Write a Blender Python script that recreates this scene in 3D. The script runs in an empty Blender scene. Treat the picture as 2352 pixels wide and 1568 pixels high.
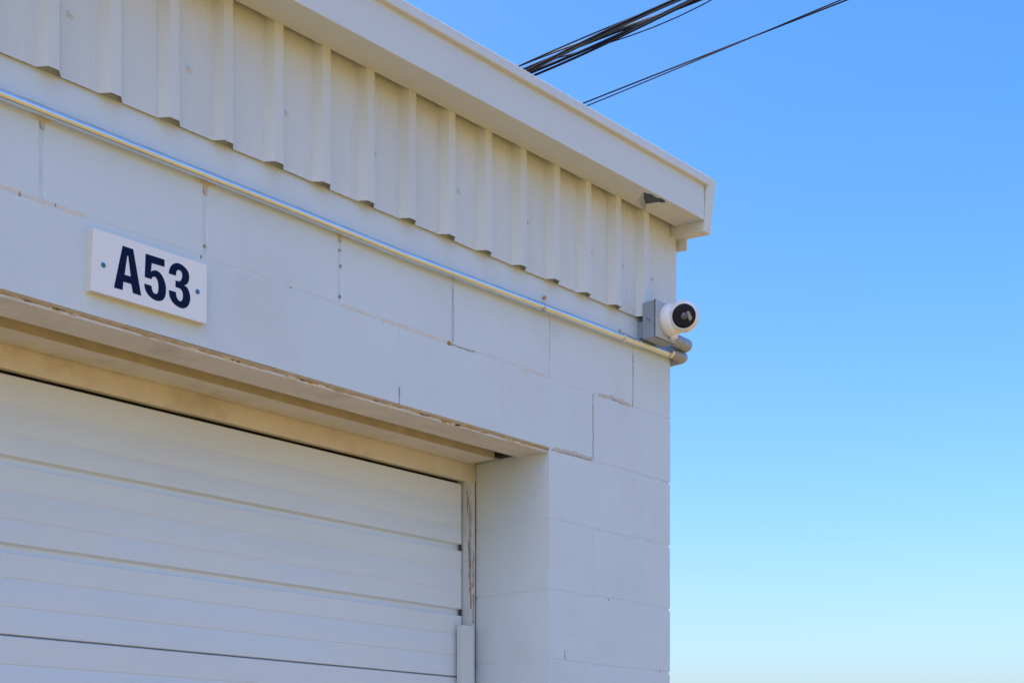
import bpy, bmesh, math, random
from mathutils import Vector, Matrix, noise

random.seed(5)
SC = bpy.context.scene
COL = SC.collection
R = math.radians
Z0 = 2.8448                      # height of the reference block joint above the ground
B, C = 0.4064, 0.2032            # block module: length, course height

# ------------------------------------------------------------------ camera
cam = bpy.data.cameras.new('camera')
cam.sensor_width = 36.0
cam.lens = 3284.454 / 2352 * 36
cam.shift_y = (1831.1 - 784.0) / 2352
cam.clip_start, cam.clip_end = 0.05, 3000
camo = bpy.data.objects.new('camera', cam)
camo.location = (-3.804, -2.638, Z0 - 1.214)
camo.rotation_euler = (R(90), 0, -0.854)
COL.objects.link(camo)
SC.camera = camo

# ------------------------------------------------------------------ sky and sun
SUN_EL, SUN_AZ = 54, -60         # azimuth from +Y towards +X: behind the building, to the left
world = bpy.data.worlds.new('World')
SC.world = world
world.use_nodes = True
nt = world.node_tree
nt.nodes.clear()
sky = nt.nodes.new('ShaderNodeTexSky')
sky.sky_type = 'NISHITA'
sky.sun_disc = False
sky.sun_elevation = R(SUN_EL)
sky.sun_rotation = R(SUN_AZ)
sky.altitude = 0
sky.air_density = 1.0
sky.dust_density = 4.1
sky.ozone_density = 2.5
bg = nt.nodes.new('ShaderNodeBackground')
bg.inputs['Strength'].default_value = 0.15
wo = nt.nodes.new('ShaderNodeOutputWorld')
hsv = nt.nodes.new('ShaderNodeHueSaturation')   # the photograph's strongly saturated colour rendering of a clear sky
hsv.inputs['Saturation'].default_value = 1.46
hsv.inputs['Hue'].default_value = 0.506
nt.links.new(sky.outputs[0], hsv.inputs['Color'])
nt.links.new(hsv.outputs[0], bg.inputs[0])
nt.links.new(bg.outputs[0], wo.inputs[0])
sun = bpy.data.lights.new('sun', 'SUN')
sun.energy = 3.0
sun.angle = R(0.53)
sun.color = (1.0, 0.92, 0.80)
suno = bpy.data.objects.new('sun', sun)
d = Vector((math.sin(R(SUN_AZ)) * math.cos(R(SUN_EL)), math.cos(R(SUN_AZ)) * math.cos(R(SUN_EL)), math.sin(R(SUN_EL))))
suno.rotation_euler = d.to_track_quat('Z', 'Y').to_euler()
suno.location = (-8, 6, 12)
COL.objects.link(suno)

vs = SC.view_settings
vs.view_transform = 'Standard'
vs.look = 'None'
vs.exposure = 1.3
vs.gamma = 1.0
vs.use_curve_mapping = False
SC.cycles.max_bounces = 10
SC.cycles.diffuse_bounces = 6

# ------------------------------------------------------------------ materials
def mat(name, col, rough=0.6, metal=0.0, spec=0.4, var=0.0, vscale=6.0, bump=0.0, bscale=200.0,
        stain=None, stain_amt=0.0, stain_scale=3.0, stretch=(1, 1, 1), coat=0.0, rvar=0.0):
    m = bpy.data.materials.new(name)
    m.use_nodes = True
    n = m.node_tree
    b = n.nodes['Principled BSDF']
    b.inputs['Roughness'].default_value = rough
    b.inputs['Metallic'].default_value = metal
    b.inputs['Specular IOR Level'].default_value = spec
    b.inputs['Coat Weight'].default_value = coat
    tc = n.nodes.new('ShaderNodeNewGeometry')
    mp = n.nodes.new('ShaderNodeMapping')
    mp.inputs['Scale'].default_value = stretch
    n.links.new(tc.outputs['Position'], mp.inputs[0])
    out = None
    if var > 0:
        no = n.nodes.new('ShaderNodeTexNoise')
        no.inputs['Scale'].default_value = vscale
        no.inputs['Detail'].default_value = 6
        no.inputs['Roughness'].default_value = 0.6
        n.links.new(mp.outputs[0], no.inputs[0])
        rp = n.nodes.new('ShaderNodeValToRGB')
        rp.color_ramp.elements[0].position = 0.3
        rp.color_ramp.elements[1].position = 0.7
        rp.color_ramp.elements[0].color = tuple(c * (1 - var) for c in col) + (1,)
        rp.color_ramp.elements[1].color = tuple(min(1, c * (1 + var)) for c in col) + (1,)
        n.links.new(no.outputs['Fac'], rp.inputs[0])
        out = rp.outputs[0]
        if rvar:
            mr = n.nodes.new('ShaderNodeMapRange')
            mr.inputs['To Min'].default_value = max(0.02, rough - rvar)
            mr.inputs['To Max'].default_value = min(1, rough + rvar)
            n.links.new(no.outputs['Fac'], mr.inputs[0])
            n.links.new(mr.outputs[0], b.inputs['Roughness'])
    if stain is not None:
        ns = n.nodes.new('ShaderNodeTexNoise')
        ns.inputs['Scale'].default_value = stain_scale
        ns.inputs['Detail'].default_value = 8
        ns.inputs['Roughness'].default_value = 0.65
        n.links.new(mp.outputs[0], ns.inputs[0])
        rs = n.nodes.new('ShaderNodeValToRGB')
        rs.color_ramp.elements[0].position = 0.52
        rs.color_ramp.elements[1].position = 0.78
        rs.color_ramp.elements[0].color = (0, 0, 0, 1)
        rs.color_ramp.elements[1].color = (stain_amt,) * 3 + (1,)
        n.links.new(ns.outputs['Fac'], rs.inputs[0])
        mx = n.nodes.new('ShaderNodeMix')
        mx.data_type = 'RGBA'
        n.links.new(rs.outputs[0], mx.inputs[0])
        if out:
            n.links.new(out, mx.inputs[6])
        else:
            mx.inputs[6].default_value = tuple(col) + (1,)
        mx.inputs[7].default_value = tuple(stain) + (1,)
        out = mx.outputs[2]
    if out:
        n.links.new(out, b.inputs['Base Color'])
    else:
        b.inputs['Base Color'].default_value = tuple(col) + (1,)
    if bump > 0:
        nb = n.nodes.new('ShaderNodeTexNoise')
        nb.inputs['Scale'].default_value = bscale
        nb.inputs['Detail'].default_value = 5
        n.links.new(tc.outputs['Position'], nb.inputs[0])
        bp = n.nodes.new('ShaderNodeBump')
        bp.inputs['Strength'].default_value = bump
        bp.inputs['Distance'].default_value = 0.002
        n.links.new(nb.outputs['Fac'], bp.inputs['Height'])
        n.links.new(bp.outputs[0], b.inputs['Normal'])
    return m

PAINT = (0.665, 0.752, 0.80)
DIRT = (0.42, 0.36, 0.28)
M = dict(
    block=mat('painted_block', PAINT, 0.75, var=0.03, vscale=3.0, bump=0.55, bscale=95, stain=DIRT, stain_amt=0.22, stain_scale=2.2),
    mortar=mat('painted_mortar', tuple(c * 0.97 for c in PAINT), 0.8, var=0.05, vscale=20, bump=0.4, bscale=240),
    siding=mat('painted_siding', (0.69, 0.73, 0.73), 0.42, var=0.03, vscale=3.5, stretch=(1, 1, 0.25), stain=DIRT, stain_amt=0.15, stain_scale=3.0, bump=0.05, bscale=60),
    trim=mat('painted_trim', (0.67, 0.715, 0.72), 0.4, var=0.025, vscale=4.0, stretch=(0.3, 1, 1), bump=0.05, bscale=40),
    lintel=mat('painted_lintel', (0.725, 0.685, 0.61), 0.6, var=0.06, vscale=12, bump=0.3, bscale=120, stain=(0.34, 0.26, 0.16), stain_amt=0.4, stain_scale=9),
    rough_mortar=mat('broken_mortar', (0.55, 0.47, 0.36), 0.85, var=0.12, vscale=40, bump=0.6, bscale=180, stain=(0.3, 0.17, 0.08), stain_amt=0.5, stain_scale=25),
    door=mat('painted_door', (0.73, 0.795, 0.825), 0.42, var=0.02, vscale=3.0, stretch=(0.4, 1, 1), stain=DIRT, stain_amt=0.15, stain_scale=2.5, bump=0.04, bscale=50),
    stop=mat('door_stop_paint', (0.62, 0.63, 0.63), 0.6, var=0.06, vscale=15, bump=0.3, bscale=90, stain=(0.26, 0.24, 0.20), stain_amt=0.75, stain_scale=16, stretch=(1, 1, 0.3)),
    smear=mat('beige_joint_smear', (0.70, 0.675, 0.62), 0.8, var=0.06, vscale=25),
    seam=mat('hairline_seam', (0.56, 0.59, 0.62), 0.9, var=0.1, vscale=60),
    slot=mat('shaded_slot_paint', (0.56, 0.48, 0.34), 0.85, var=0.12, vscale=20, bump=0.3, bscale=120),  # darker paint puts the shade inside the slot into the colour
    crack=mat('crack_dirt', (0.30, 0.265, 0.21), 0.9, var=0.2, vscale=60),
    caulk=mat('caulk', (0.57, 0.535, 0.47), 0.7, var=0.08, vscale=40, bump=0.3, bscale=120),
    rust=mat('rust', (0.48, 0.28, 0.12), 0.85, var=0.3, vscale=80),
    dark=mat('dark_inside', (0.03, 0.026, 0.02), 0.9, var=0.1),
    framing=mat('bare_framing', (0.42, 0.31, 0.19), 0.85, var=0.15, vscale=12),
    patch=mat('torn_dark_metal', (0.040, 0.062, 0.095), 0.5, var=0.2, vscale=40),
    flap=mat('torn_flap', (0.50, 0.50, 0.51), 0.55, var=0.1, vscale=30),
    signw=mat('sign_white', (0.86, 0.87, 0.88), 0.45, var=0.01, vscale=8),
    signedge=mat('sign_edge', (0.74, 0.70, 0.62), 0.6, var=0.04, vscale=30),
    navy=mat('navy_vinyl', (0.0025, 0.010, 0.050), 0.55, spec=0.12, var=0.05),
    bluescrew=mat('blue_screw_head', (0.04, 0.17, 0.33), 0.4, var=0.1, vscale=60),
    emt=mat('galvanised_conduit', (0.72, 0.78, 0.83), 0.24, metal=0.80, var=0.05, vscale=30, stretch=(0.2, 1, 1), rvar=0.06),
    fit=mat('cast_fitting', (0.36, 0.40, 0.46), 0.45, metal=0.25, var=0.08, vscale=40, rvar=0.08),
    fitb=mat('bright_fitting', (0.74, 0.76, 0.77), 0.28, metal=0.8, var=0.03, vscale=40),
    box=mat('grey_box', (0.30, 0.36, 0.43), 0.45, var=0.04, vscale=20, bump=0.05, bscale=200),
    boxlid=mat('grey_box_lid', (0.46, 0.49, 0.53), 0.4, var=0.03, vscale=20),
    gasket=mat('black_gasket', (0.012, 0.018, 0.035), 0.6, var=0.1),
    camw=mat('camera_white', (0.84, 0.85, 0.87), 0.32, spec=0.5, var=0.01, vscale=20),
    camgrey=mat('camera_grey', (0.55, 0.57, 0.6), 0.4, var=0.02),
    glass=mat('dark_glass', (0.008, 0.014, 0.030), 0.05, spec=0.18, var=0.05),
    lens=mat('lens_glass', (0.08, 0.085, 0.10), 0.08, spec=0.9, var=0.05),
    reflection=mat('painted_reflection', (0.30, 0.31, 0.30), 0.2, var=0.04),  # light grey painted as a reflection in the camera glass
    cable=mat('black_cable', (0.006, 0.010, 0.022), 0.6, spec=0.08, var=0.15, vscale=5),
    cablel=mat('grey_cable', (0.035, 0.046, 0.070), 0.55, spec=0.25, var=0.15, vscale=5),
    roof=mat('roof_metal', (0.55, 0.55, 0.54), 0.45, var=0.04, vscale=2),
)
def ground_mat():
    m = mat('sunlit_gravel', (0.21, 0.142, 0.046), 0.9, spec=0.2, var=0.18, vscale=0.6, bump=0.6, bscale=40,
            stain=(0.15, 0.102, 0.036), stain_amt=0.6, stain_scale=0.25)
    return m
M['ground'] = ground_mat()

# ------------------------------------------------------------------ helpers
def root_loc(o):
    v = Vector((0, 0, 0))
    while o is not None:
        v += o.location
        o = o.parent
    return v

def tag(o, label=None, cat=None, group=None, kind=None):
    if label: o['label'] = label
    if cat: o['category'] = cat
    if group: o['group'] = group
    if kind: o['kind'] = kind
    return o

def empty(name, loc, label, cat, group=None):
    o = bpy.data.objects.new(name, None)
    o.empty_display_size = 0.1
    o.location = (loc[0], loc[1], loc[2] + Z0)
    COL.objects.link(o)
    return tag(o, label, cat, group)

class MB:
    """collects geometry in place coordinates (z measured from the reference joint)"""
    def __init__(self):
        self.bm = bmesh.new()
    def hexa(self, p):
        """p: 8 points, bottom ring 0-3 then top ring 4-7"""
        v = [self.bm.verts.new(q) for q in p]
        for f in ((3, 2, 1, 0), (4, 5, 6, 7), (0, 1, 5, 4), (1, 2, 6, 5), (2, 3, 7, 6), (3, 0, 4, 7)):
            self.bm.faces.new([v[i] for i in f])
        return v
    def box(self, x0, x1, y0, y1, z0, z1):
        return self.hexa([(x0, y0, z0), (x1, y0, z0), (x1, y1, z0), (x0, y1, z0),
                          (x0, y0, z1), (x1, y0, z1), (x1, y1, z1), (x0, y1, z1)])
    def prism(self, a, b):
        """two matching rings of points -> closed prism"""
        va = [self.bm.verts.new(q) for q in a]
        vb = [self.bm.verts.new(q) for q in b]
        n = len(a)
        self.bm.faces.new(list(reversed(va)))
        self.bm.faces.new(vb)
        for i in range(n):
            j = (i + 1) % n
            self.bm.faces.new([va[i], va[j], vb[j], vb[i]])
    def sheet(self, rows):
        g = [[self.bm.verts.new(q) for q in r] for r in rows]
        for i in range(len(g) - 1):
            for j in range(len(g[0]) - 1):
                self.bm.faces.new([g[i][j], g[i][j + 1], g[i + 1][j + 1], g[i + 1][j]])
    def rings(self, rings, cap0=True, cap1=True):
        vs = [[self.bm.verts.new(q) for q in r] for r in rings]
        n = len(vs[0])
        for a, b in zip(vs, vs[1:]):
            for i in range(n):
                j = (i + 1) % n
                self.bm.faces.new([a[i], a[j], b[j], b[i]])
        if cap0: self.bm.faces.new(list(reversed(vs[0])))
        if cap1: self.bm.faces.new(vs[-1])
    def lathe(self, o, axis, prof, n=32):
        """prof: list of (distance along axis, radius)"""
        o = Vector(o); a = Vector(axis).normalized()
        u = a.orthogonal().normalized(); w = a.cross(u)
        rs = []
        for t, r in prof:
            r = max(r, 1e-5)
            rs.append([o + a * t + (u * math.cos(2 * math.pi * i / n) + w * math.sin(2 * math.pi * i / n)) * r for i in range(n)])
        self.rings(rs)
    def tube(self, path, r, n=16, caps=True):
        P = [Vector(q) for q in path]
        rr = r if isinstance(r, (list, tuple)) else [r] * len(P)
        rs = []
        t = (P[1] - P[0]).normalized()
        u = t.orthogonal().normalized()
        if abs(t.z) < 0.9:
            u = (Vector((0, 0, 1)) - t * t.z).normalized()
        for i, q in enumerate(P):
            t = (P[min(i + 1, len(P) - 1)] - P[max(i - 1, 0)]).normalized()
            u = (u - t * u.dot(t)).normalized()
            w = t.cross(u)
            rs.append([q + (u * math.cos(2 * math.pi * k / n) + w * math.sin(2 * math.pi * k / n)) * rr[i] for k in range(n)])
        self.rings(rs, caps, caps)
    def bevel(self, w, seg=2):
        bmesh.ops.bevel(self.bm, geom=list(self.bm.edges), offset=w, segments=seg, affect='EDGES', profile=0.6)
        return self
    def build(self, name, m, parent=None, smooth=None, label=None):
        bm = self.bm
        bmesh.ops.recalc_face_normals(bm, faces=bm.faces)
        off = root_loc(parent)
        bmesh.ops.translate(bm, verts=bm.verts, vec=Vector((0, 0, Z0)) - off)
        me = bpy.data.meshes.new(name)
        bm.to_mesh(me)
        bm.free()
        me.materials.append(M[m])
        o = bpy.data.objects.new(name, me)
        COL.objects.link(o)
        o.parent = parent
        if smooth is not None:
            for p in me.polygons: p.use_smooth = True
            me.set_sharp_from_angle(angle=R(smooth))
        if label: o['label'] = label
        return o

def put(name, me, loc, parent, rot=(0, 0, 0)):
    """a piece that shares mesh data; loc in place coordinates"""
    o = bpy.data.objects.new(name, me)
    COL.objects.link(o)
    o.parent = parent
    o.location = Vector((loc[0], loc[1], loc[2] + Z0)) - root_loc(parent)
    o.rotation_euler = rot
    return o

def tilt(x):                      # the eaves run very slightly uphill to the right
    return 0.0078 * (x + 1.0)

# ------------------------------------------------------------------ ground
g = MB()
N = 24
S = 600.0
g.sheet([[(-S + 2 * S * i / N, -S + 2 * S * j / N, -Z0) for i in range(N + 1)] for j in range(N + 1)])
tag(g.build('ground', 'ground'), kind='structure')

# ------------------------------------------------------------------ building
XL = -14 * B                      # left end of the facade
T = 0.29                          # wall thickness
XJ, XJ2 = -1.5 * B - 0.004, -8 * B  # door jambs
YB = 8.0
bld = empty('storage_building', (XL / 2, 0, -Z0),
            'cream painted block storage building with ribbed metal siding under a metal eave', 'building')

# masonry: mortar core with every block set into it
core = MB()
F1 = 0.0007                       # mortar nearly flush with the painted faces
core.box(XJ + 0.003, -0.0100, F1, T - 0.004, -Z0, -C + 0.0025)
core.box(XL + 0.006, XJ2 - 0.003, F1, T - 0.004, -Z0, -C + 0.0025)
core.box(XL + 0.006, XJ2 - .004, F1 - 0.0002, T - 0.005, -C + 0.0026, 0.0075)
core.box(XJ2 - .004, XJ + .004, F1 - 0.0002, 0.110, -C + 0.0036, 0.0076)
core.box(XJ2 - .004, XJ + .004, 0.110, T - 0.007, -0.12, 0.0074)
core.box(XJ + .004, -0.0100, F1 - 0.0002, T - 0.005, -C + 0.0026, 0.0075)
core.box(XL + 0.007, -0.0070, 0.0034, T - 0.006, 0.0072, 2 * C)
wall = core.build('masonry_wall', 'mortar', bld)

cache = {}
def block_mesh(w, gx, gz, bev, var, dep=T):
    key = (round(w, 4), gx, gz, bev, var, dep)
    if key not in cache:
        rnd = random.Random(int(w * 1e4) + var * 77)
        b = bmesh.new()
        bmesh.ops.create_cube(b, size=1)
        bmesh.ops.scale(b, vec=(w - gx, dep, C - gz), verts=b.verts)
        bmesh.ops.bevel(b, geom=list(b.edges), offset=bev, segments=2, affect='EDGES', profile=0.5)
        for v in b.verts:
            v.co += Vector((rnd.uniform(-1, 1), rnd.uniform(-.2, .2), rnd.uniform(-1, 1))) * 0.0006
        me = bpy.data.meshes.new('concrete_block')
        b.to_mesh(me); b.free()
        me.materials.append(M['block'])
        cache[key] = me
    return cache[key]

def block(x1, w, z, gx, gz, bev, dep=T):
    """x1 = right end"""
    me = block_mesh(w, gx, gz, bev, random.randrange(4), dep)
    put('concrete_block', me, (x1 - w / 2, dep / 2 + random.uniform(-.0002, .0002), z + C / 2), wall,
        (random.uniform(-.0008, .0008), 0, random.uniform(-.0006, .0006)))

# course A (above the reference joint): half block at the corner, then whole blocks
x = 0.0
block(x, B / 2, 0, 0.003, 0.006, 0.0016); x -= B / 2
block(x, B, 0, 0.0022, 0.006, 0.0012); x -= B
block(x, B, 0, 0.004, 0.006, 0.0020); x -= B
while x > XL + B / 2 - 0.01:
    block(x, B, 0, 0.010, 0.006, 0.0030); x -= B
block(x, x - XL, 0, 0.010, 0.006, 0.0030)
# course B (door head)
x = 0.0
while x > XL + 0.01:
    block(x, B, -C, 0.0022, 0.005, 0.0011, 0.113 if x - B < XJ and x > XJ2 else T); x -= B
# piers beside the door opening
k = 2
while k * C < Z0 + 0.001:
    z = -k * C
    G = (0.0038, 0.0045, 0.0012)
    GC = (0.0038, 0.0090, 0.0022)
    if k % 2 == 0:
        block(0, B / 2, z, *GC); block(-B / 2, B + 0.004, z, *G)
    else:
        block(0, B, z, *GC); block(-B, B / 2 + 0.004, z, *G)
    x = XJ2
    if k % 2 == 0:
        block(x, B / 2, z, *G); x -= B / 2
    while x > XL + 0.01:
        w = min(B, x - XL)
        block(x, w, z, *G); x -= w
    k += 1
# smooth bond beam on top, partly behind the siding; its lower edge runs behind the conduit
m = MB()
zb_ = lambda x_: 0.1905 + 0.0105 * (x_ + 1.2)
m.hexa([(XL, -.0008, .15), (-.0005, -.0008, zb_(0)), (-.0005, T + .001, zb_(0)), (XL, T + .001, .15),
        (XL, -.0008, .2785 + tilt(XL)), (-.0005, -.0008, .2785 + tilt(0)), (-.0005, T + .001, .2785 + tilt(0)), (XL, T + .001, .2785 + tilt(XL))])
m.bm.faces.ensure_lookup_table()
m.bevel(0.0007, 1)
m.build('bond_beam', 'block', wall)
m = MB()
m.box(XL, -.002, .055, T, .2, .70)
m.build('wall_framing', 'framing', wall)
# gable, rear and left walls, out of sight
m = MB()
RS = 0.09
def gable_pts(x):
    return [(x, T + 0.002, -Z0), (x, YB, -Z0), (x, YB, 0.69), (x, YB / 2, 0.69 + RS * YB / 2), (x, T + 0.002, 0.70)]
m.prism(gable_pts(-0.2), gable_pts(-0.003))
m.prism(gable_pts(XL), gable_pts(XL + 0.2))
m.box(XL + 0.2, -0.2, YB - 0.2, YB, -Z0, 0.69)
m.build('side_walls', 'block', bld)
m = MB()
m.box(XJ2 - 0.2, XJ + 0.15, 0.75, 0.78, -Z0, 0.1)
m.build('inner_partition', 'dark', bld)

# cracks, old caulk and rust in the joints
def ribbon(pts, w, y, depth=0.004, seed=0, jit=0.0012):
    rnd = random.Random(seed)
    mb = MB()
    dense = []
    for (a, b) in zip(pts, pts[1:]):
        n = max(2, int((Vector(b) - Vector(a)).length / 0.008))
        for i in range(n):
            dense.append(Vector(a).lerp(Vector(b), i / n))
    dense.append(Vector(pts[-1]))
    front, back = [], []
    L, Rr = [], []
    for i, q in enumerate(dense):
        t = (dense[min(i + 1, len(dense) - 1)] - dense[max(i - 1, 0)]).normalized()
        nn = Vector((-t.y, t.x))
        ww = w * rnd.uniform(0.35, 1.25) * 0.5
        q2 = q + nn * rnd.uniform(-jit, jit)
        L.append(q2 + nn * ww); Rr.append(q2 - nn * ww)
    ring = L + Rr[::-1]
    rows = [[(a.x, y, a.y) for a in L], [(a.x, y, a.y) for a in Rr]]
    mb.sheet(rows)
    for r_ in (L, Rr):
        mb.sheet([[(a.x, y, a.y) for a in r_], [(a.x, y + depth, a.y) for a in r_]])
    return mb

ribbon([(-B / 2, 0.165), (-B / 2, 0.06), (-B / 2 - .002, 0.004)], 0.0028, -0.0002, seed=1).build('crack', 'crack', wall)
ribbon([(-B / 2, 0.003), (-B * .62, -0.0005), (-B * .8, 0.001)], 0.002, -0.0004, seed=2).build('crack', 'crack', wall)
ribbon([(-B, -0.002), (-B, -0.1), (-B + .001, -C + 0.006)], 0.0025, -0.0005, seed=3).build('crack', 'crack', wall)
ribbon([(-B - .002, -C), (-B * 1.25, -C - .001), (-1.49 * B, -C - .004)], 0.0022, -0.0006, seed=4).build('crack', 'crack', wall)
ribbon([(-B * .55, 0.004), (-B * .75, 0.006), (-B * .93, 0.004)], 0.012, -0.0008, seed=5, jit=.002).build('caulk_bead', 'caulk', wall)
ribbon([(-B - .004, -C + .006), (-B * 1.2, -C + .006), (-B * 1.46, -C + .003)], 0.012, -0.0008, seed=6, jit=.002).build('caulk_bead', 'caulk', wall)
ribbon([(-3 * B + .002, -0.158), (-3 * B + .001, -0.199)], 0.0035, -0.0006, seed=7, jit=.0005).build('crack', 'crack', wall)
ribbon([(-2.5 * B, 0.15), (-2.5 * B + .002, 0.08), (-2.5 * B, 0.005)], 0.0022, -0.0002, seed=8).build('crack', 'seam', wall)
ribbon([(-2.5 * B - .004, -0.001), (-2.5 * B + .03, -0.001), (-2.5 * B + .085, 0.0005)], 0.0025, -0.0006, seed=9).build('crack', 'crack', wall)
for x0_, x1_, w_ in ((-2.42, -2.14, .011), (-1.42, -1.30, .008), (-1.28, -1.045, .012), (-0.74, -0.62, .006)):
    ribbon([(x0_, .0005), ((x0_ + x1_) / 2, .002), (x1_, 0)], w_, -0.0003, seed=int(-x0_ * 100), jit=.0015).build('beige_smear', 'smear', wall)  # uneven beige ribbons along the reference joint
for (sx, sz, r_, mm) in ((-1.034, 0.0015, .0075, 'rust'), (-1.022, -0.001, .004, 'rust'), (-3.5 * B - .001, 0.022, .0045, 'crack'),
                        (-3.5 * B + .002, 0.098, .003, 'crack'), (-3.5 * B - .001, 0.135, .004, 'crack'), (-4.5 * B - .001, 0.028, .0035, 'crack'),
                        (-4.5 * B - .012, 0.0, .005, 'crack'), (-5.5 * B + .03, 0.002, .004, 'crack'), (-5.5 * B - .05, 0.0, .004, 'crack'), (-1.58, 0.001, .0035, 'crack'),
                        (-0.5417, -0.788, .004, 'crack'), (-0.5417, -0.797, .0042, 'crack'), (-0.542, -0.806, .0036, 'crack'),
                        (-0.33, -4 * C + 0.2, .0025, 'crack'), (-0.06, -4 * C + .002, .003, 'crack'), (-0.30, 0.003, .003, 'crack')):
    m = MB()
    rr = [r_ * (.75 if mm == 'crack' else 1) * random.uniform(0.35, 1.3) for _ in range(9)]
    zs_ = 1.0 if mm == 'rust' else random.uniform(.8, 2.2)
    ring = lambda yy, s: [(sx + rr[i] * s * math.cos(i * 2 * math.pi / 9), yy, sz + rr[i] * s * zs_ * math.sin(i * 2 * math.pi / 9)) for i in range(9)]
    m.rings([ring(0.003, 1.0), ring(-0.0008, 0.9), ring(-0.0014, 0.55)])
    m.build('rust_spot' if mm == 'rust' else 'chip', mm, wall, smooth=60)
# rough sealant where the block joints pass behind the conduit
for jx, s_ in ((-5.5 * B, .75), (-4.5 * B, 1.0), (-3.5 * B, .75), (-2.5 * B, .35)):
    zc = 0.178 + 0.0105 * (jx + 1.2) + .006
    rnd = random.Random(int(-jx * 100))
    m = MB()
    pts = [(-.030, 0), (.034, 0), (.022, -.006), (.010, -.012), (.005, -.022), (.002, -.034), (-.003, -.030), (-.006, -.016), (-.014, -.009), (-.022, -.005)]
    pts = [(jx + (a + rnd.uniform(-.002, .002)) * s_, zc + b * s_) for a, b in pts]
    m.prism([(a, .002, b) for a, b in pts], [(a, -.0012 - max(0, (b - zc) / s_ + .012) * .35, b) for a, b in pts])
    m.build('sealant_lump', 'caulk', wall)

# ------------------------------------------------------------------ door head: steel plates, slot and header board
lin = MB()
XA, XB2 = XJ2, XJ
n = 260
def rough_bar(mb, y0, y1, z0, z1, amp, seed, ystep=0.0):
    """bar along the opening with an uneven front edge"""
    rows = []
    for i in range(n + 1):
        x_ = XA + (XB2 - XA) * i / n
        a = noise.noise(Vector((x_ * 9 + seed, seed, 0))) * amp
        a2 = noise.noise(Vector((x_ * 31 + seed, seed * 2, 0))) * amp * 0.7
        a3 = noise.noise(Vector((x_ * 90 + seed, seed * 3, 0))) * amp * 0.5
        f = a + a2 + a3
        rows.append([(x_, y0 + f, z0 + f * .35), (x_, y0 + f * .6, z1), (x_, y1, z1), (x_, y1, z0), (x_, y0 + f, z0 + f * .35)])
    g_ = [[mb.bm.verts.new(q) for q in r_[:4]] for r_ in rows]
    for a, b in zip(g_, g_[1:]):
        for j in range(4):
            mb.bm.faces.new([a[j], a[(j + 1) % 4], b[(j + 1) % 4], b[j]])
    mb.bm.faces.new(g_[0]); mb.bm.faces.new(list(reversed(g_[-1])))
rough_bar(lin, 0.0085, 0.115, -0.2135, -0.2082, 0.0040, 3.1)
plate = lin.build('lintel_plate', 'lintel', bld, smooth=35)
m = MB()
rows = []
for i in range(n * 2 + 1):
    x_ = XA + (XB2 - XA) * i / (n * 2)
    a = noise.noise(Vector((x_ * 12, 2.0, 0))); b = noise.noise(Vector((x_ * 55, 5.0, 0))); c = noise.noise(Vector((x_ * 150, 9.0, 0)))
    f = a * .6 + b * .5 + c * .3
    rows.append([(x_, 0.0012, -0.2020), (x_, 0.0014 + .0016 * f, -0.2034 - .0014 * c), (x_, 0.0055 + .0060 * f, -0.2062 - .0022 * b), (x_, 0.0125 + .0060 * b, -0.2092 + .0026 * f), (x_, 0.03, -0.2085)])
m.sheet(rows)
m.build('broken_mortar', 'rough_mortar', plate, smooth=40)
rnd = random.Random(12)
for i in range(95):                # flakes of mortar and paint hanging along the edge
    cx = rnd.uniform(-2.7, -0.72)
    sz = rnd.uniform(0.003, 0.012)
    m = MB()
    rr = [sz * rnd.uniform(.5, 1.2) for _ in range(6)]
    zc = -0.2075 + rnd.uniform(-.002, .0022)
    f = [(cx + rr[q] * 1.7 * math.cos(q * math.pi / 3), 0.0060 + rnd.uniform(-.001, .002), zc + rr[q] * .34 * math.sin(q * math.pi / 3)) for q in range(6)]
    m.prism([(a, 0.012, c) for a, b, c in f], f)
    m.build('mortar_flake', rnd.choice(['rough_mortar', 'lintel', 'lintel', 'lintel', 'rough_mortar', 'dark', 'rust']), plate)
m = MB()
m.box(XA, XB2 - 0.028, 0.189, 0.284, -0.2105, -0.19)
lp = m.build('inner_lintel', 'lintel', bld)
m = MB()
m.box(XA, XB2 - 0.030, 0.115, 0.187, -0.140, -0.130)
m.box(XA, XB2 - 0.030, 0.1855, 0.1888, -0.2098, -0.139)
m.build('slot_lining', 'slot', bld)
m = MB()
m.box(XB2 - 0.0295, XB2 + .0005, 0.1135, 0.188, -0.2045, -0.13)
m.build('slot_end_shade', 'dark', bld)  # solid black box painted as the darkness of the open slot end
m = MB()
rows = []
for i in range(101):
    x_ = XA + (XB2 + 0.0 - XA) * i / 100
    w = noise.noise(Vector((x_ * 3.0, 4.0, 0))) * 0.002
    rows.append([(x_, 0.290 + w * .5, -0.195), (x_, 0.2885 + w, -0.225), (x_, 0.2865 + w, -0.243), (x_, 0.2895 + w, -0.258),
                 (x_, 0.2905 + w * .3, -0.263 + w * .8), (x_, 0.31, -0.263 + w * .8)])
m.sheet(rows)
m.sheet([[r_[0] for r_ in rows], [(r_[0][0], 0.31, -0.195) for r_ in rows]])
m.build('header_board', 'lintel', bld, smooth=60)

# ------------------------------------------------------------------ sectional door
door = MB()
DX0, DX1 = XJ2 + 0.03, -0.6635
DY = 0.297
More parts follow.
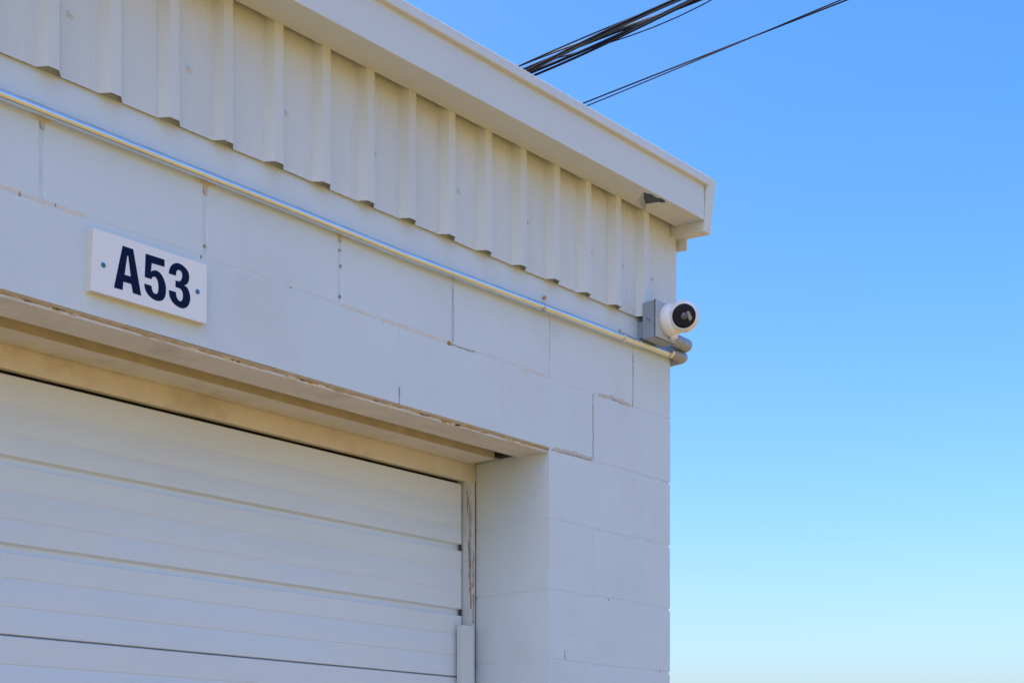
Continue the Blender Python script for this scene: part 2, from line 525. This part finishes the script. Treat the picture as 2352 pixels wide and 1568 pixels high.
# rolled profile of one section, measured down from its top edge: (drop, set-back)
SEC_H = 0.580
prof = [(0.0, 0.004), (0.003, 0.0), (0.0620, 0.0), (0.0640, 0.0013), (0.0660, 0.0013), (0.0690, 0.0001), (0.1255, 0.0001), (0.1275, 0.0014), (0.1295, 0.0014), (0.1325, 0.0),
        (0.1800, 0.0), (0.1850, 0.0140), (0.1985, 0.0140), (0.2025, 0.0)]
prof += [(p_ + 0.1945, q_) for p_, q_ in prof[2:]]
prof += [(0.4510, 0.0), (0.4530, 0.0013), (0.4550, 0.0013), (0.4580, 0.0001), (0.5150, 0.0001), (0.5170, 0.0014), (0.5190, 0.0014), (0.5220, 0.0), (0.5770, 0.0), (0.5785, 0.004)]
dr = None
zt = -0.2720
def section(zt, parent):
    mb = MB()
    rows = []
    xs_ = [DX0 + (DX1 - .004 - DX0) * i / 44 for i in range(45)]
    def wav(x_, z_): return noise.noise(Vector((x_ * 1.9, z_ * 4.0, 7.0))) * .0011 + noise.noise(Vector((x_ * 6.0, z_ * 9.0, 1.0))) * .0004
    rows.append([(x_, DY + .04, zt) for x_ in xs_] + [(DX1, DY + .04, zt)])
    for p_, q_ in prof:
        rows.append([(x_, DY + q_ + wav(x_, zt - p_), zt - p_) for x_ in xs_] + [(DX1, DY + q_ + (.004 if q_ < .004 else 0), zt - p_)])
    zl = zt - prof[-1][0]
    rows.append([(x_, DY + .04, zl) for x_ in xs_] + [(DX1, DY + .04, zl)])
    mb.sheet(rows)
    o = mb.build('door_section', 'door', parent, smooth=25)
    # pressed end cap beside the grooves
    return o
dm = MB()
dm.box(DX0 - 0.01, DX1 + .0005, DY + 0.041, DY + 0.05, -Z0 + 0.02, -0.20)
door = dm.build('sectional_door', 'dark', bld)
for i in range(5):
    z_ = zt - i * (SEC_H + 0.0015)
    if z_ - SEC_H < -Z0: break
    section(z_, door)
    for gz in (0.1822, 0.3767):
        e = MB()
        e.box(DX1 - 0.0065, DX1 - 0.0015, DY + 0.0012, DY + 0.009, z_ - gz - .0195, z_ - gz)
        e.build('groove_end', 'patch', door)
# stop and old weather strip along the jamb
st = MB()
st.box(DX1 + 0.0025, XJ - 0.0075, 0.292, 0.34, -Z0, -0.262)
stop = st.build('door_stop', 'stop', bld)
m = MB()
rows = []
for i in range(261):
    z_ = -0.262 - i * 0.005
    w1 = noise.noise(Vector((0, z_ * 14, 2.2))) * .004 + noise.noise(Vector((0, z_ * 45, 5.2))) * .002
    w2 = noise.noise(Vector((0, z_ * 20, 9.2))) * .0012
    bulge = .014 * math.exp(-((z_ + .315) / .018) ** 2)
    bulge += .004 * math.exp(-((z_ + .4415) / .006) ** 2)
    xa = XJ - .0165 - bulge + w1
    xb = XJ - .0035 + w2
    rows.append([(xa, 0.2925, z_), (xa, 0.2885 + w2, z_), (xa + .006, 0.2868, z_), (xb, 0.2872 + w2, z_), (xb, 0.2925, z_)])
m.sheet(rows)
m.build('weather_strip', 'stop', stop, smooth=50)
for pts_, w_ in (([(XJ - .021, -.30), (XJ - .024, -.40), (XJ - .020, -.52)], .005), ([(XJ - .027, -.44), (XJ - .022, -.56), (XJ - .017, -.64), (XJ - .010, -.70)], .006),
                 ([(XJ - .033, -.29), (XJ - .031, -.36)], .007), ([(XJ - .012, -.47), (XJ - .013, -.58)], .003), ([(XJ - .012, -.60), (XJ - .011, -.69)], .0035)):
    ribbon(pts_, w_, 0.2862 if w_ < .0045 else .2912, seed=int(-pts_[0][1] * 1000), jit=.0022).build('peeled_strip', 'crack', stop)
m = MB()
m.box(XJ - .0042, XJ - .0010, 0.293, 0.33, -Z0, -0.258)
m.build('jamb_gap', 'dark', stop)
m = MB()
m.box(-0.7000, -0.6500, 0.262, 0.285, -Z0, -0.7005)
m.box(-0.6920, -0.6560, 0.2852, 0.292, -Z0, -0.71)
m.bevel(0.002)
m.build('track_cover', 'trim', stop)

# ------------------------------------------------------------------ ribbed siding
PITCH, XR0 = 0.1467, -0.2866      # right foot of a rib
YF, YT = -0.008, -0.0300          # flat, rib top
def sprof(xr):
    return [(xr - .0605, YF), (xr - .0455, YT), (xr - .0205, YT), (xr - .0030, YF)]
def sheet_obj(i0, i1, last=False, first=False):
    """ribs i0 (left) .. i1 (right); the sheet starts at the left foot of rib i0"""
    pts = []
    xr = XR0 - PITCH * i0
    if first:
        pts.append((XL, YF))
    off = -0.0012                 # lap over the neighbour on the left
    for i in range(i0, i1 - 1, -1):
        xr = XR0 - PITCH * i
        pp = sprof(xr)
        pts += [(a, b + (off if i == i0 and not first else 0)) for a, b in pp]
        # two faint stiffening swages in the pan
        if i > i1 or last:
            xa = xr + 0.0
            wpan = PITCH - .0605 if not (last and i == i1) else 0.16
            for q in (0.36, 0.70):
                xc = xa + wpan * q
                pts += [(xc - .006, YF), (xc - .003, YF - .0008), (xc + .003, YF - .0008), (xc + .006, YF)]
    if last:
        pts += [(0.0165, YF)]
    else:
        nx = XR0 - PITCH * (i1 - 1)
        pts += [(nx - .0605, YF), (nx - .0460, YT + .001), (nx - .021, YT + .001)]
    mb = MB()
    zs = [0.0, .02, .08, .15, .22, .30, .40]
    rows = []
    for zz in zs:
        r_ = []
        for (a, b) in pts:
            w = noise.noise(Vector((a * 2.2, zz * 3, 1.7))) * 0.0012
            jz = noise.noise(Vector((a * 5, 0, 3.3))) * 0.0026 if zz == 0 else 0
            r_.append((a, b + w, 0.2745 + tilt(a) + zz + jz))
        rows.append(r_)
    mb.sheet(rows)
    o = mb.build('siding_sheet', 'siding', bld)
    md = o.modifiers.new('thickness', 'SOLIDIFY')
    md.thickness = 0.0008
    md.offset = -1
    return o
# sheet laps at the ribs whose left foot lies near x = -0.335, -1.08, -1.945
def rib_of(x): return round((XR0 - .0605 - x) / PITCH)
laps = [rib_of(-0.335), rib_of(-1.08), rib_of(-1.945), rib_of(-2.83), rib_of(-3.7), rib_of(-4.6)]
sheets = []
sheets.append((laps[0], -1, sheet_obj(laps[0], -1, last=True)))
for a, b in zip(laps, laps[1:]):
    sheets.append((b, a + 1, sheet_obj(b, a + 1)))
lastrib = int((XR0 - .07 - XL) / PITCH)
sheets.append((lastrib, laps[-1] + 1, sheet_obj(lastrib, laps[-1] + 1, first=True)))

# painted screw with washer
sm = MB()
sm.lathe((0, 0, 0), (0, -1, 0), [(0, .0074), (.0010, .0074), (.0016, .0066)], 16)
sm.lathe((0, -.0014, 0), (0, -1, 0), [(0, .0044), (.0040, .0044), (.0046, .0036)], 6)
scr = sm.build('screw', 'siding', None, smooth=30)
scr_me = scr.data
for v in scr_me.vertices: v.co.z -= Z0
bpy.data.objects.remove(scr)
for sx in [-0.1134, -0.2692, -0.4257, -0.7203, -1.0064, -1.3123, -1.5996, -1.8779, -2.1771] + [-2.1771 - .2934 * q for q in range(1, 12)]:
    par = sheets[-1][2]
    for i0, i1, o in sheets:
        if sx > XR0 - PITCH * i0 - .06:
            par = o; break
    put('screw', scr_me, (sx, YF - .0006, 0.408 + tilt(sx) + .004), par, (0, random.uniform(0, 1), 0))

# ------------------------------------------------------------------ eave: gutter box, drip edge, rake trim, roof
def along(mb, prof_, x0, x1, seg=1):
    n_ = len(prof_)
    rs = []
    for i in range(seg + 1):
        x_ = x0 + (x1 - x0) * i / seg
        rs.append([(x_, y_ + noise.noise(Vector((x_ * 1.3, y_ * 7, z_ * 7))) * .0012, z_ + tilt(x_)) for y_, z_ in prof_])
    mb.rings(rs)
m = MB()
along(m, [(-.0305, .6015), (-.1372, .5952), (-.138, .5960), (-.1385, .7030), (-.1345, .7030), (-.1345, .5995), (-.0305, .6045)], XL, -.0145, 60)
gut = m.build('eave_gutter', 'trim', bld, smooth=30)
m = MB()
along(m, [(-.1386, .7010), (-.1500, .7022), (-.1520, .7040), (-.1520, .7285), (-.1500, .7305), (.02, .745), (.02, .738), (-.1386, .724)], XL, -.0040, 60)
m.build('drip_edge', 'trim', gut, smooth=30)
# torn patch in the underside
def under(x_, y_): return .6015 + (y_ + .0305) / .1067 * .0063 + tilt(x_)
P1 = [(-0.3091, -0.1172), (-0.2941, -0.1183), (-0.285, -0.1262), (-0.2695, -0.1253), (-0.2513, -0.1234), (-0.2381, -0.131), (-0.2175, -0.1293), (-0.2046, -0.1236),
      (-0.2186, -0.1113), (-0.2258, -0.0839), (-0.2271, -0.0745), (-0.2285, -0.0652), (-0.2515, -0.08), (-0.2679, -0.0867)]
P2 = [(-0.3091, -0.1172), (-0.2878, -0.0942), (-0.2689, -0.0703), (-0.2281, -0.0475), (-0.2109, -0.0464), (-0.2193, -0.0603), (-0.2515, -0.08), (-0.2679, -0.0867)]
m = MB()
m.prism([(a, b, under(a, b) + .001) for a, b in P1], [(a, b, under(a, b) - .0007) for a, b in P1])
m.build('torn_patch', 'patch', gut)
m = MB()
m.prism([(a, b, under(a, b) + .001) for a, b in P2], [(a, b, under(a, b) - .0015 - (.009 if 3 < i_ < 7 else 0)) for i_, (a, b) in enumerate(P2)])
m.build('bent_flap', 'flap', gut)
m = MB()
m.tube([(-0.2200, -.1120, under(-.22, -.112) - .003), (-0.2090, -.1205, under(-.209, -.12) - .003)], .0016, 6)
m.build('bare_edge', 'fitb', gut)
# rake trim at the corner
m = MB()
yb = YB / 2
def rk(x0, x1, yf0, z0, yf1, z1):
    m.hexa([(x0, yf0, z0), (x1, yf0, z0), (x1, yb, z0 + RS * (yb - yf0)), (x0, yb, z0 + RS * (yb - yf0)),
            (x0, yf1, z1), (x1, yf1, z1), (x1, yb, z1 + RS * (yb - yf1)), (x0, yb, z1 + RS * (yb - yf1))])
rk(-.0120, .0300, -.1335, .5700, -.1525, .7360)
m.bevel(0.0012, 1)
rake = m.build('rake_trim', 'trim', bld)
m = MB()
m.hexa([(.0285, -.0406, .5452), (.036, -.0406, .5452), (.036, yb, .5452 + RS * yb), (.0285, yb, .5452 + RS * yb),
        (.0285, -.0406, .60), (.036, -.0406, .60), (.036, yb, .60 + RS * yb), (.0285, yb, .60 + RS * yb)])
m.build('rake_leg', 'trim', rake)
# corner trim behind the last pan
m = MB()
m.prism([(-.012, YF - .0012, .288), (.0192, YF - .0012, .288), (.0192, .05, .288), (.0168, .05, .288), (.0168, YF + .0015, .288), (-.012, YF + .0005, .288)],
        [(-.012, YF - .0012, .665), (.0192, YF - .0012, .665), (.0192, .05, .665), (.0168, .05, .665), (.0168, YF + .0015, .665), (-.012, YF + .0005, .665)])
m.build('corner_trim', 'siding', bld)
# roof sheets
m = MB()
for y0, y1 in ((-.13, YB / 2), (YB + .13, YB / 2)):
    za = .733 if y0 < 0 else .74
    zb = .733 + RS * (YB / 2 + .13)
    m.hexa([(XL - .1, y0, za), (.029, y0, za), (.029, y1, zb), (XL - .1, y1, zb), (XL - .1, y0, za + .008), (.029, y0, za + .008), (.029, y1, zb + .008), (XL - .1, y1, zb + .008)])
m.build('roof', 'roof', bld)

# ------------------------------------------------------------------ unit sign
sgn = empty('unit_sign', (-1.984, 0, -0.157), 'white A53 unit number board screwed to the block wall above the door', 'sign')
SCR = [(-2.1272, -.0259), (-1.8391, -.0222), (-1.8397, -.1540), (-2.1336, -.1572)]
m = MB()
m.prism([(a, 0.0005, c) for a, c in SCR], [(a, -.0185, c) for a, c in SCR])
m.build('board', 'signedge', sgn)
m = MB()
def inset(P_, d_):
    cx = sum(a for a, b in P_) / len(P_); cz = sum(b for a, b in P_) / len(P_)
    return [(a - d_ * (1 if a > cx else -1), b - d_ * (1 if b > cz else -1)) for a, b in P_]
m.prism([(a, -.0180, c) for a, c in inset(SCR, -.0004)], [(a, -.0192, c) for a, c in inset(SCR, -.0001)])
m.build('face_panel', 'signw', sgn)
LA = [(-2.0577,-0.0427),(-2.0315,-0.0426),(-2.0113,-0.1368),(-2.0324,-0.1363),(-2.0363,-0.1182),(-2.0558,-0.1186),(-2.0577,-0.1367),(-2.0790,-0.1372)]
LAI = [(-2.0463,-0.0609),(-2.0439,-0.0602),(-2.0376,-0.1026),(-2.0528,-0.1027)]
L5 = [(-2.0003,-0.0429),(-1.9516,-0.0423),(-1.9520,-0.0582),(-1.9847,-0.0591),(-1.9867,-0.0782),(-1.9856,-0.0772),(-1.9846,-0.0762),(-1.9832,-0.0752),(-1.9812,-0.0741),(-1.9788,-0.0729),(-1.9763,-0.0721),(-1.9738,-0.0718),(-1.9711,-0.0718),(-1.9685,-0.0723),(-1.9658,-0.0732),(-1.9631,-0.0746),(-1.9606,-0.0764),(-1.9581,-0.0787),(-1.9557,-0.0815),(-1.9536,-0.0845),(-1.9519,-0.0880),(-1.9504,-0.0919),(-1.9493,-0.0958),(-1.9485,-0.0998),(-1.9481,-0.1040),(-1.9481,-0.1080),(-1.9483,-0.1121),(-1.9488,-0.1164),(-1.9497,-0.1201),(-1.9509,-0.1236),(-1.9526,-0.1268),(-1.9546,-0.1295),(-1.9570,-0.1317),(-1.9597,-0.1336),(-1.9625,-0.1350),(-1.9654,-0.1360),(-1.9684,-0.1366),(-1.9714,-0.1369),(-1.9746,-0.1369),(-1.9779,-0.1366),(-1.9812,-0.1359),(-1.9845,-0.1350),(-1.9879,-0.1336),(-1.9910,-0.1319),(-1.9938,-0.1298),(-1.9966,-0.1274),(-1.9988,-0.1249),(-2.0004,-0.1223),(-2.0016,-0.1196),(-2.0024,-0.1168),(-2.0030,-0.1140),(-2.0032,-0.1109),(-2.0034,-0.1080),(-1.9851,-0.1083),(-1.9849,-0.1106),(-1.9846,-0.1130),(-1.9841,-0.1152),(-1.9833,-0.1173),(-1.9821,-0.1194),(-1.9808,-0.1209),(-1.9792,-0.1220),(-1.9774,-0.1227),(-1.9757,-0.1229),(-1.9742,-0.1227),(-1.9727,-0.1221),(-1.9714,-0.1212),(-1.9703,-0.1202),(-1.9694,-0.1187),(-1.9686,-0.1169),(-1.9681,-0.1143),(-1.9677,-0.1113),(-1.9675,-0.1082),(-1.9675,-0.1053),(-1.9677,-0.1021),(-1.9681,-0.0993),(-1.9686,-0.0965),(-1.9695,-0.0938),(-1.9704,-0.0916),(-1.9716,-0.0898),(-1.9729,-0.0883),(-1.9744,-0.0874),(-1.9759,-0.0868),(-1.9777,-0.0867),(-1.9793,-0.0869),(-1.9807,-0.0874),(-1.9820,-0.0882),(-1.9832,-0.0893),(-1.9841,-0.0906),(-1.9848,-0.0923),(-1.9855,-0.0939),(-2.0026,-0.0940)]
L3 = [(-1.9407,-0.0693),(-1.9403,-0.0664),(-1.9400,-0.0635),(-1.9393,-0.0605),(-1.9381,-0.0573),(-1.9365,-0.0539),(-1.9347,-0.0509),(-1.9326,-0.0483),(-1.9302,-0.0461),(-1.9277,-0.0442),(-1.9248,-0.0426),(-1.9217,-0.0412),(-1.9186,-0.0403),(-1.9156,-0.0398),(-1.9125,-0.0398),(-1.9095,-0.0401),(-1.9065,-0.0407),(-1.9033,-0.0417),(-1.9004,-0.0429),(-1.8975,-0.0445),(-1.8946,-0.0463),(-1.8922,-0.0483),(-1.8904,-0.0502),(-1.8890,-0.0524),(-1.8879,-0.0547),(-1.8872,-0.0572),(-1.8868,-0.0600),(-1.8867,-0.0628),(-1.8869,-0.0658),(-1.8874,-0.0689),(-1.8881,-0.0717),(-1.8892,-0.0742),(-1.8905,-0.0766),(-1.8922,-0.0787),(-1.8943,-0.0807),(-1.8969,-0.0827),(-1.8994,-0.0845),(-1.8969,-0.0853),(-1.8944,-0.0860),(-1.8922,-0.0872),(-1.8903,-0.0891),(-1.8885,-0.0917),(-1.8871,-0.0943),(-1.8860,-0.0970),(-1.8850,-0.1000),(-1.8844,-0.1029),(-1.8841,-0.1059),(-1.8840,-0.1090),(-1.8842,-0.1122),(-1.8848,-0.1155),(-1.8858,-0.1190),(-1.8871,-0.1222),(-1.8888,-0.1252),(-1.8909,-0.1282),(-1.8932,-0.1306),(-1.8960,-0.1327),(-1.8992,-0.1344),(-1.9024,-0.1357),(-1.9056,-0.1364),(-1.9091,-0.1366),(-1.9126,-0.1364),(-1.9162,-0.1358),(-1.9201,-0.1348),(-1.9237,-0.1334),(-1.9269,-0.1318),(-1.9300,-0.1297),(-1.9327,-0.1274),(-1.9350,-0.1247),(-1.9371,-0.1215),(-1.9387,-0.1181),(-1.9396,-0.1141),(-1.9402,-0.1096),(-1.9407,-0.1052),(-1.9220,-0.1048),(-1.9218,-0.1071),(-1.9216,-0.1095),(-1.9212,-0.1118),(-1.9206,-0.1139),(-1.9197,-0.1160),(-1.9186,-0.1178),(-1.9171,-0.1194),(-1.9152,-0.1207),(-1.9136,-0.1215),(-1.9122,-0.1220),(-1.9108,-0.1221),(-1.9095,-0.1217),(-1.9081,-0.1208),(-1.9066,-0.1195),(-1.9055,-0.1177),(-1.9045,-0.1154),(-1.9038,-0.1124),(-1.9034,-0.1096),(-1.9034,-0.1068),(-1.9038,-0.1040),(-1.9044,-0.1014),(-1.9055,-0.0992),(-1.9069,-0.0973),(-1.9085,-0.0958),(-1.9103,-0.0948),(-1.9123,-0.0943),(-1.9146,-0.0940),(-1.9172,-0.0939),(-1.9203,-0.0940),(-1.9232,-0.0940),(-1.9232,-0.0796),(-1.9210,-0.0796),(-1.9187,-0.0796),(-1.9166,-0.0794),(-1.9147,-0.0791),(-1.9128,-0.0785),(-1.9111,-0.0776),(-1.9096,-0.0763),(-1.9082,-0.0746),(-1.9071,-0.0726),(-1.9063,-0.0704),(-1.9057,-0.0678),(-1.9055,-0.0654),(-1.9054,-0.0631),(-1.9056,-0.0608),(-1.9061,-0.0589),(-1.9069,-0.0574),(-1.9082,-0.0561),(-1.9095,-0.0553),(-1.9111,-0.0546),(-1.9129,-0.0543),(-1.9146,-0.0543),(-1.9162,-0.0548),(-1.9179,-0.0558),(-1.9192,-0.0569),(-1.9201,-0.0584),(-1.9208,-0.0603),(-1.9212,-0.0622),(-1.9215,-0.0644),(-1.9216,-0.0667),(-1.9216,-0.0690)]
def glyph(outer, inner=None, y=-.0193, th=.0006):
    """thin cut vinyl character"""
    cu = bpy.data.curves.new('letter', 'CURVE')
    cu.dimensions = '2D'; cu.fill_mode = 'BOTH'; cu.extrude = th / 2
    for P_ in ([outer] + ([inner] if inner else [])):
        s = cu.splines.new('POLY')
        s.points.add(len(P_) - 1)
        for q, (a, b) in zip(s.points, P_): q.co = (a, b, 0, 1)
        s.use_cyclic_u = True
    tmp = bpy.data.objects.new('letter_tmp', cu)
    COL.objects.link(tmp)
    bpy.context.view_layer.update()
    me = bpy.data.meshes.new_from_object(tmp.evaluated_get(bpy.context.evaluated_depsgraph_get()))
    bpy.data.objects.remove(tmp)
    off = root_loc(sgn)
    for v in me.vertices:
        a, b, c = v.co
        v.co = Vector((a, y - c, b + Z0)) - off
    me.flip_normals()
    me.materials.clear(); me.materials.append(M['navy'])
    me.name = 'letter'
    o = bpy.data.objects.new('letter', me)
    COL.objects.link(o); o.parent = sgn
    return o
tag(glyph(LA, LAI), 'navy capital A')
tag(glyph(L5), 'navy numeral 5')
tag(glyph(L3), 'navy numeral 3')
for a, c in ((-2.1048, -.0969), (-1.8645, -.0888)):
    m = MB()
    m.lathe((a, -.0190, c), (0, -1, 0), [(0, .0054), (.0012, .0054), (.0024, .0044), (.0029, .002), (.0029, 0.0)], 18)
    m.build('screw', 'bluescrew', sgn, smooth=40)

# ------------------------------------------------------------------ conduit along the wall
cond = empty('metal_conduit', (-0.04, -.016, 0.19), 'galvanised steel conduit pipe running along the block wall below the siding', 'conduit')
YC = -.0165
pz = [(XL, .166), (-3.2, .174), (-2.34, .1768), (-1.965, .1785), (-1.62, .1800), (-1.22, .1790), (-.757, .1870), (-.42, .1925), (-.321, .1938), (-.036, .2015)]
path = []
for (a, za), (b, zb) in zip(pz, pz[1:]):
    for i in range(8):
        t = i / 8
        path.append((a + (b - a) * t, YC + .0008 * math.sin(a * 3 + t), za + (zb - za) * t))
path.append((pz[-1][0], YC, pz[-1][1]))
m = MB(); m.tube(path, .0109, 24); m.build('pipe', 'emt', cond, smooth=60)
def zc_at(x_):
    for (a, za), (b, zb) in zip(pz, pz[1:]):
        if a <= x_ <= b: return za + (zb - za) * (x_ - a) / (b - a)
# coupling seam and screw
m = MB()
m.lathe((-.668, YC, zc_at(-.668)), (1, 0, .012), [(0, .0114), (.001, .0121), (.005, .0121), (.006, .0114)], 24)
m.build('coupling', 'fit', cond, smooth=40)
m = MB()
m.lathe((-.667, YC - .009, zc_at(-.667) - .012), (0.1, -.6, -.8), [(0, .004), (.004, .004), (.005, .003)], 8)
m.build('set_screw', 'fit', cond, smooth=40)
def strap(x_):
    """one-hole strap"""
    zc = zc_at(x_)
    mb = MB()
    ring0, ring1 = [], []
    pts = [(YC - .0118 * math.cos(t), zc + .0118 * math.sin(t)) for t in [math.pi * (-.62 + 1.15 * i / 14) for i in range(15)]]
    outer = [(YC - .0140 * math.cos(t), zc + .0140 * math.sin(t)) for t in [math.pi * (-.62 + 1.15 * i / 14) for i in range(15)]]
    poly = pts + outer[::-1]
    mb.prism([(x_ - .006, a, b) for a, b in poly], [(x_ + .006, a, b) for a, b in poly])
    mb.box(x_ - .006, x_ + .006, -.0032, -.0006, zc + .0115, zc + .030)
    o = mb.build('strap', 'fitb', cond, smooth=40)
    s_ = MB()
    s_.lathe((x_, -.0032, zc + .022), (0, -1, 0), [(0, .004), (.002, .004), (.003, .002)], 12)
    s_.build('screw', 'fit', o, smooth=40)
strap(-.277)
strap(-2.75)
# rusty screw left in the wall above the coupling
m = MB()
m.lathe((-.640, .004, .2225), (-.15, -1, .05), [(0, .003), (.010, .003), (.011, .0055), (.013, .0055), (.0145, .003)], 10)
m.build('rusty_screw', 'rust', wall, smooth=40)

def elbow(parent, x0, xend, yc, zc, r, yback, label=None):
    """short cast elbow that leaves to the right and turns back round the corner"""
    rb = r * 1.05
    pth = [(x0 + .004, yc, zc)]
    xs = xend - r - rb * 0.25
    for i in range(1, 5): pth.append((x0 + .004 + (xs - x0 - .004) * i / 4, yc, zc))
    for i in range(1, 11):
        t = math.pi / 2 * i / 10
        pth.append((xs + rb * .95 * math.sin(t) * 0.55, yc + rb * (1 - math.cos(t)), zc))
    pth.append((pth[-1][0], yback, zc))
    mb = MB()
    rr = [r * .96] * 2 + [r] * (len(pth) - 2)
    mb.tube(pth, rr, 28)
    o = mb.build('elbow', 'fit', parent, smooth=60, label=label)
    mb = MB()
    mb.lathe((x0 - .012, yc, zc), (1, 0, 0), [(0, r * .80), (.001, r * .90), (.012, r * .90), (.013, r * .78), (.020, r * .78)], 28)
    mb.build('connector', 'fitb', o, smooth=40)
    mb = MB()
    mb.lathe((x0 + .004 + (xs - x0) * .45, yc, zc), (1, 0, 0), [(0, r), (.0008, r * 1.045), (.004, r * 1.045), (.0048, r)], 28)
    mb.build('seam_ring', 'fit', o, smooth=40)
    return o
elbow(cond, -.026, .0545, -.022, .2050, .0172, .6)

# ------------------------------------------------------------------ junction box
bx = empty('junction_box', (-.14, -.02, .209), 'grey weatherproof junction box at the wall corner holding the camera', 'junction box')
BX0, BX1, BY0, BY1, BZ0, BZ1 = -.1925, -.0880, -.0735, -.0275, .2070, .3205
m = MB(); m.box(BX0, BX1, BY0, BY1, BZ0, BZ1); m.bevel(.0025)
body = m.build('box_body', 'box', bx)
m = MB(); m.box(BX0 + .012, BX1 - .012, BY1 + .0003, -.0005, BZ0 + .01, .268)
m.build('mounting_plate', 'box', bx)
m = MB(); m.box(BX0 - .0006, BX1 + .0006, BY0 - .0022, BY0 - .0001, BZ0 - .0006, BZ1 + .0010)
m.build('gasket', 'gasket', bx)
m = MB(); m.box(BX0 - .0002, BX1 + .0002, BY0 - .0068, BY0 - .0023, BZ0 - .0002, BZ1 - .0015); m.bevel(.0012)
m.build('cover', 'boxlid', bx)
m = MB(); m.lathe((BX0 + .0002, -.050, .2640), (-1, 0, 0), [(0, .0105), (.0006, .0105), (.0010, .0095), (.0006, .0070), (.0006, 0)], 24)
m.build('knockout_plug', 'box', body, smooth=40)
m = MB(); m.tube([(BX0 - .0006, -.0560, .2590), (BX0 - .0006, -.0440, .2690)], .0009, 6)
m.build('plug_slot', 'gasket', body)
elbow(bx, -.073, .0355, -.0520, .2330, .0195, .6)

# ------------------------------------------------------------------ security camera
CW = Vector((-.128, BY0 - .0068, .2690))      # centre of the base on the cover
sec = empty('security_camera', (CW.x, CW.y, CW.z - .05), 'white turret security camera with black lens window on the corner box', 'camera')
m = MB()
m.lathe(CW, (0, -1, 0), [(0, .0485), (.002, .0500), (.010, .0505), (.018, .0495), (.025, .0465), (.030, .0425), (.032, .038), (.030, .034)], 48)
base = m.build('base', 'camw', sec, smooth=50)
view = Vector((-.775, -.56, -.292)).normalized()
ball_c = Vector((-.1120, -.1265, .2775))
m = MB()
prof_b = []
for i in range(19):
    t = math.pi * i / 18
    prof_b.append((-.0490 * math.cos(t), .0490 * math.sin(t)))
prof_b = [q for q in prof_b if q[0] < .022]
prof_b += [(.0270, .0418), (.0318, .0400), (.0342, .0385), (.0348, .0368), (.0325, .0362)]
m.lathe(ball_c, view, prof_b, 48)
ball = m.build('ball', 'camw', sec, smooth=50)
m = MB()
m.lathe(ball_c, view, [(.020, .0362), (.0322, .0362), (.0336, .0350), (.0344, .026), (.0347, .0)], 48)
gl = m.build('lens_window', 'glass', sec, smooth=50)
up = (Vector((0, 0, 1)) - view * view.z).normalized()
rt = up.cross(view).normalized()
def onwin(a, b, h=.0348): return ball_c + view * h + rt * a + up * b
sgnr = 1 if rt.x > 0 else -1
m = MB()
m.lathe(onwin(sgnr * .0010, -.0005, .0343), view, [(0, .0112), (.0012, .0112), (.0032, .0090), (.0046, .0055), (.0052, 0)], 28)
m.build('lens', 'lens', gl, smooth=60)
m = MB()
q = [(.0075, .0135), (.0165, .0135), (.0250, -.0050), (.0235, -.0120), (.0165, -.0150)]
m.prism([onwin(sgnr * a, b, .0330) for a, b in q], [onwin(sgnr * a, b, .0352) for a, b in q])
m.build('reflection_plate', 'reflection', gl)  # added plate that draws a reflection on the glass, not a camera part
for a, b in ((.0170, -.0190), (-.0150, -.0235)):
    m = MB(); m.lathe(onwin(sgnr * a, b, .0338), view, [(0, .0032), (.0012, .0032), (.0016, 0)], 14)
    m.build('infrared_lamp', 'gasket', gl, smooth=40)
for a, b in ((-.0185, .0330), (-.0255, -.0280), (.0080, -.0450)):
    m = MB(); m.lathe(onwin(sgnr * a, b, .012), view, [(0, .0022), (.010, .0022), (.0108, 0)], 10)
    m.build('screw', 'camgrey', ball, smooth=40)
# cap of the clamp screw under the base
m = MB()
m.lathe((-.1180, -.094, .2205), (0.05, -.25, -1), [(-.012, .0120), (.004, .0120), (.0075, .0105), (.009, .006), (.0092, 0)], 28)
m.build('clamp_cap', 'camw', base, smooth=50)

# ------------------------------------------------------------------ overhead cables, running past the right side of the building
def sag(y_, s=.0009): return s * (y_ - 2.8) ** 2 * .25
cb = empty('cable_bundle', (3.82, 30.0, 3.6), 'thick bundle of black twisted overhead cables passing above the eave', 'cable')
spec = [(.0, .026, .0125, 0, 1.0), (2.1, .027, .0110, 0, 1.0), (4.2, .027, .0120, 1, 1.0), (1.0, .052, .0100, 0, .8), (3.3, .054, .0085, 1, .8), (5.2, .054, .0095, 0, .8),
        (.4, .082, .0050, 0, 1.15), (4.9, .074, .0065, 0, .65)]
for ph, rad, cr, lt, tw in spec:
    pth = []
    for i in range(0, 221):
        y_ = -14 + 44 * i / 220
        an = ph + y_ * 1.55 * tw
        wob = 1 + .22 * math.sin(y_ * .9 + ph * 3)
        pth.append((3.815 + rad * .86 * wob * math.cos(an), y_, 3.868 + sag(y_) + rad * .86 * wob * math.sin(an)))
    m = MB(); m.tube(pth, cr * .8, 8)
    m.build('cable', 'cablel' if lt else 'cable', cb, smooth=60)
wp = empty('wire_pair', (4.06, 30.0, 3.5), 'thin pair of twisted wires right of the thick cable bundle', 'wire')
for ph, cr in ((0.6, .0058), (3.75, .0046)):
    pth = []
    for i in range(0, 161):
        y_ = -14 + 44 * i / 160
        an = ph + (y_ - 2.2) * .85
        pth.append((4.06 + .013 * math.cos(an), y_, 3.622 + sag(y_) + .013 * math.sin(an)))
    m = MB(); m.tube(pth, cr, 6)
    m.build('wire', 'cable', wp, smooth=60)
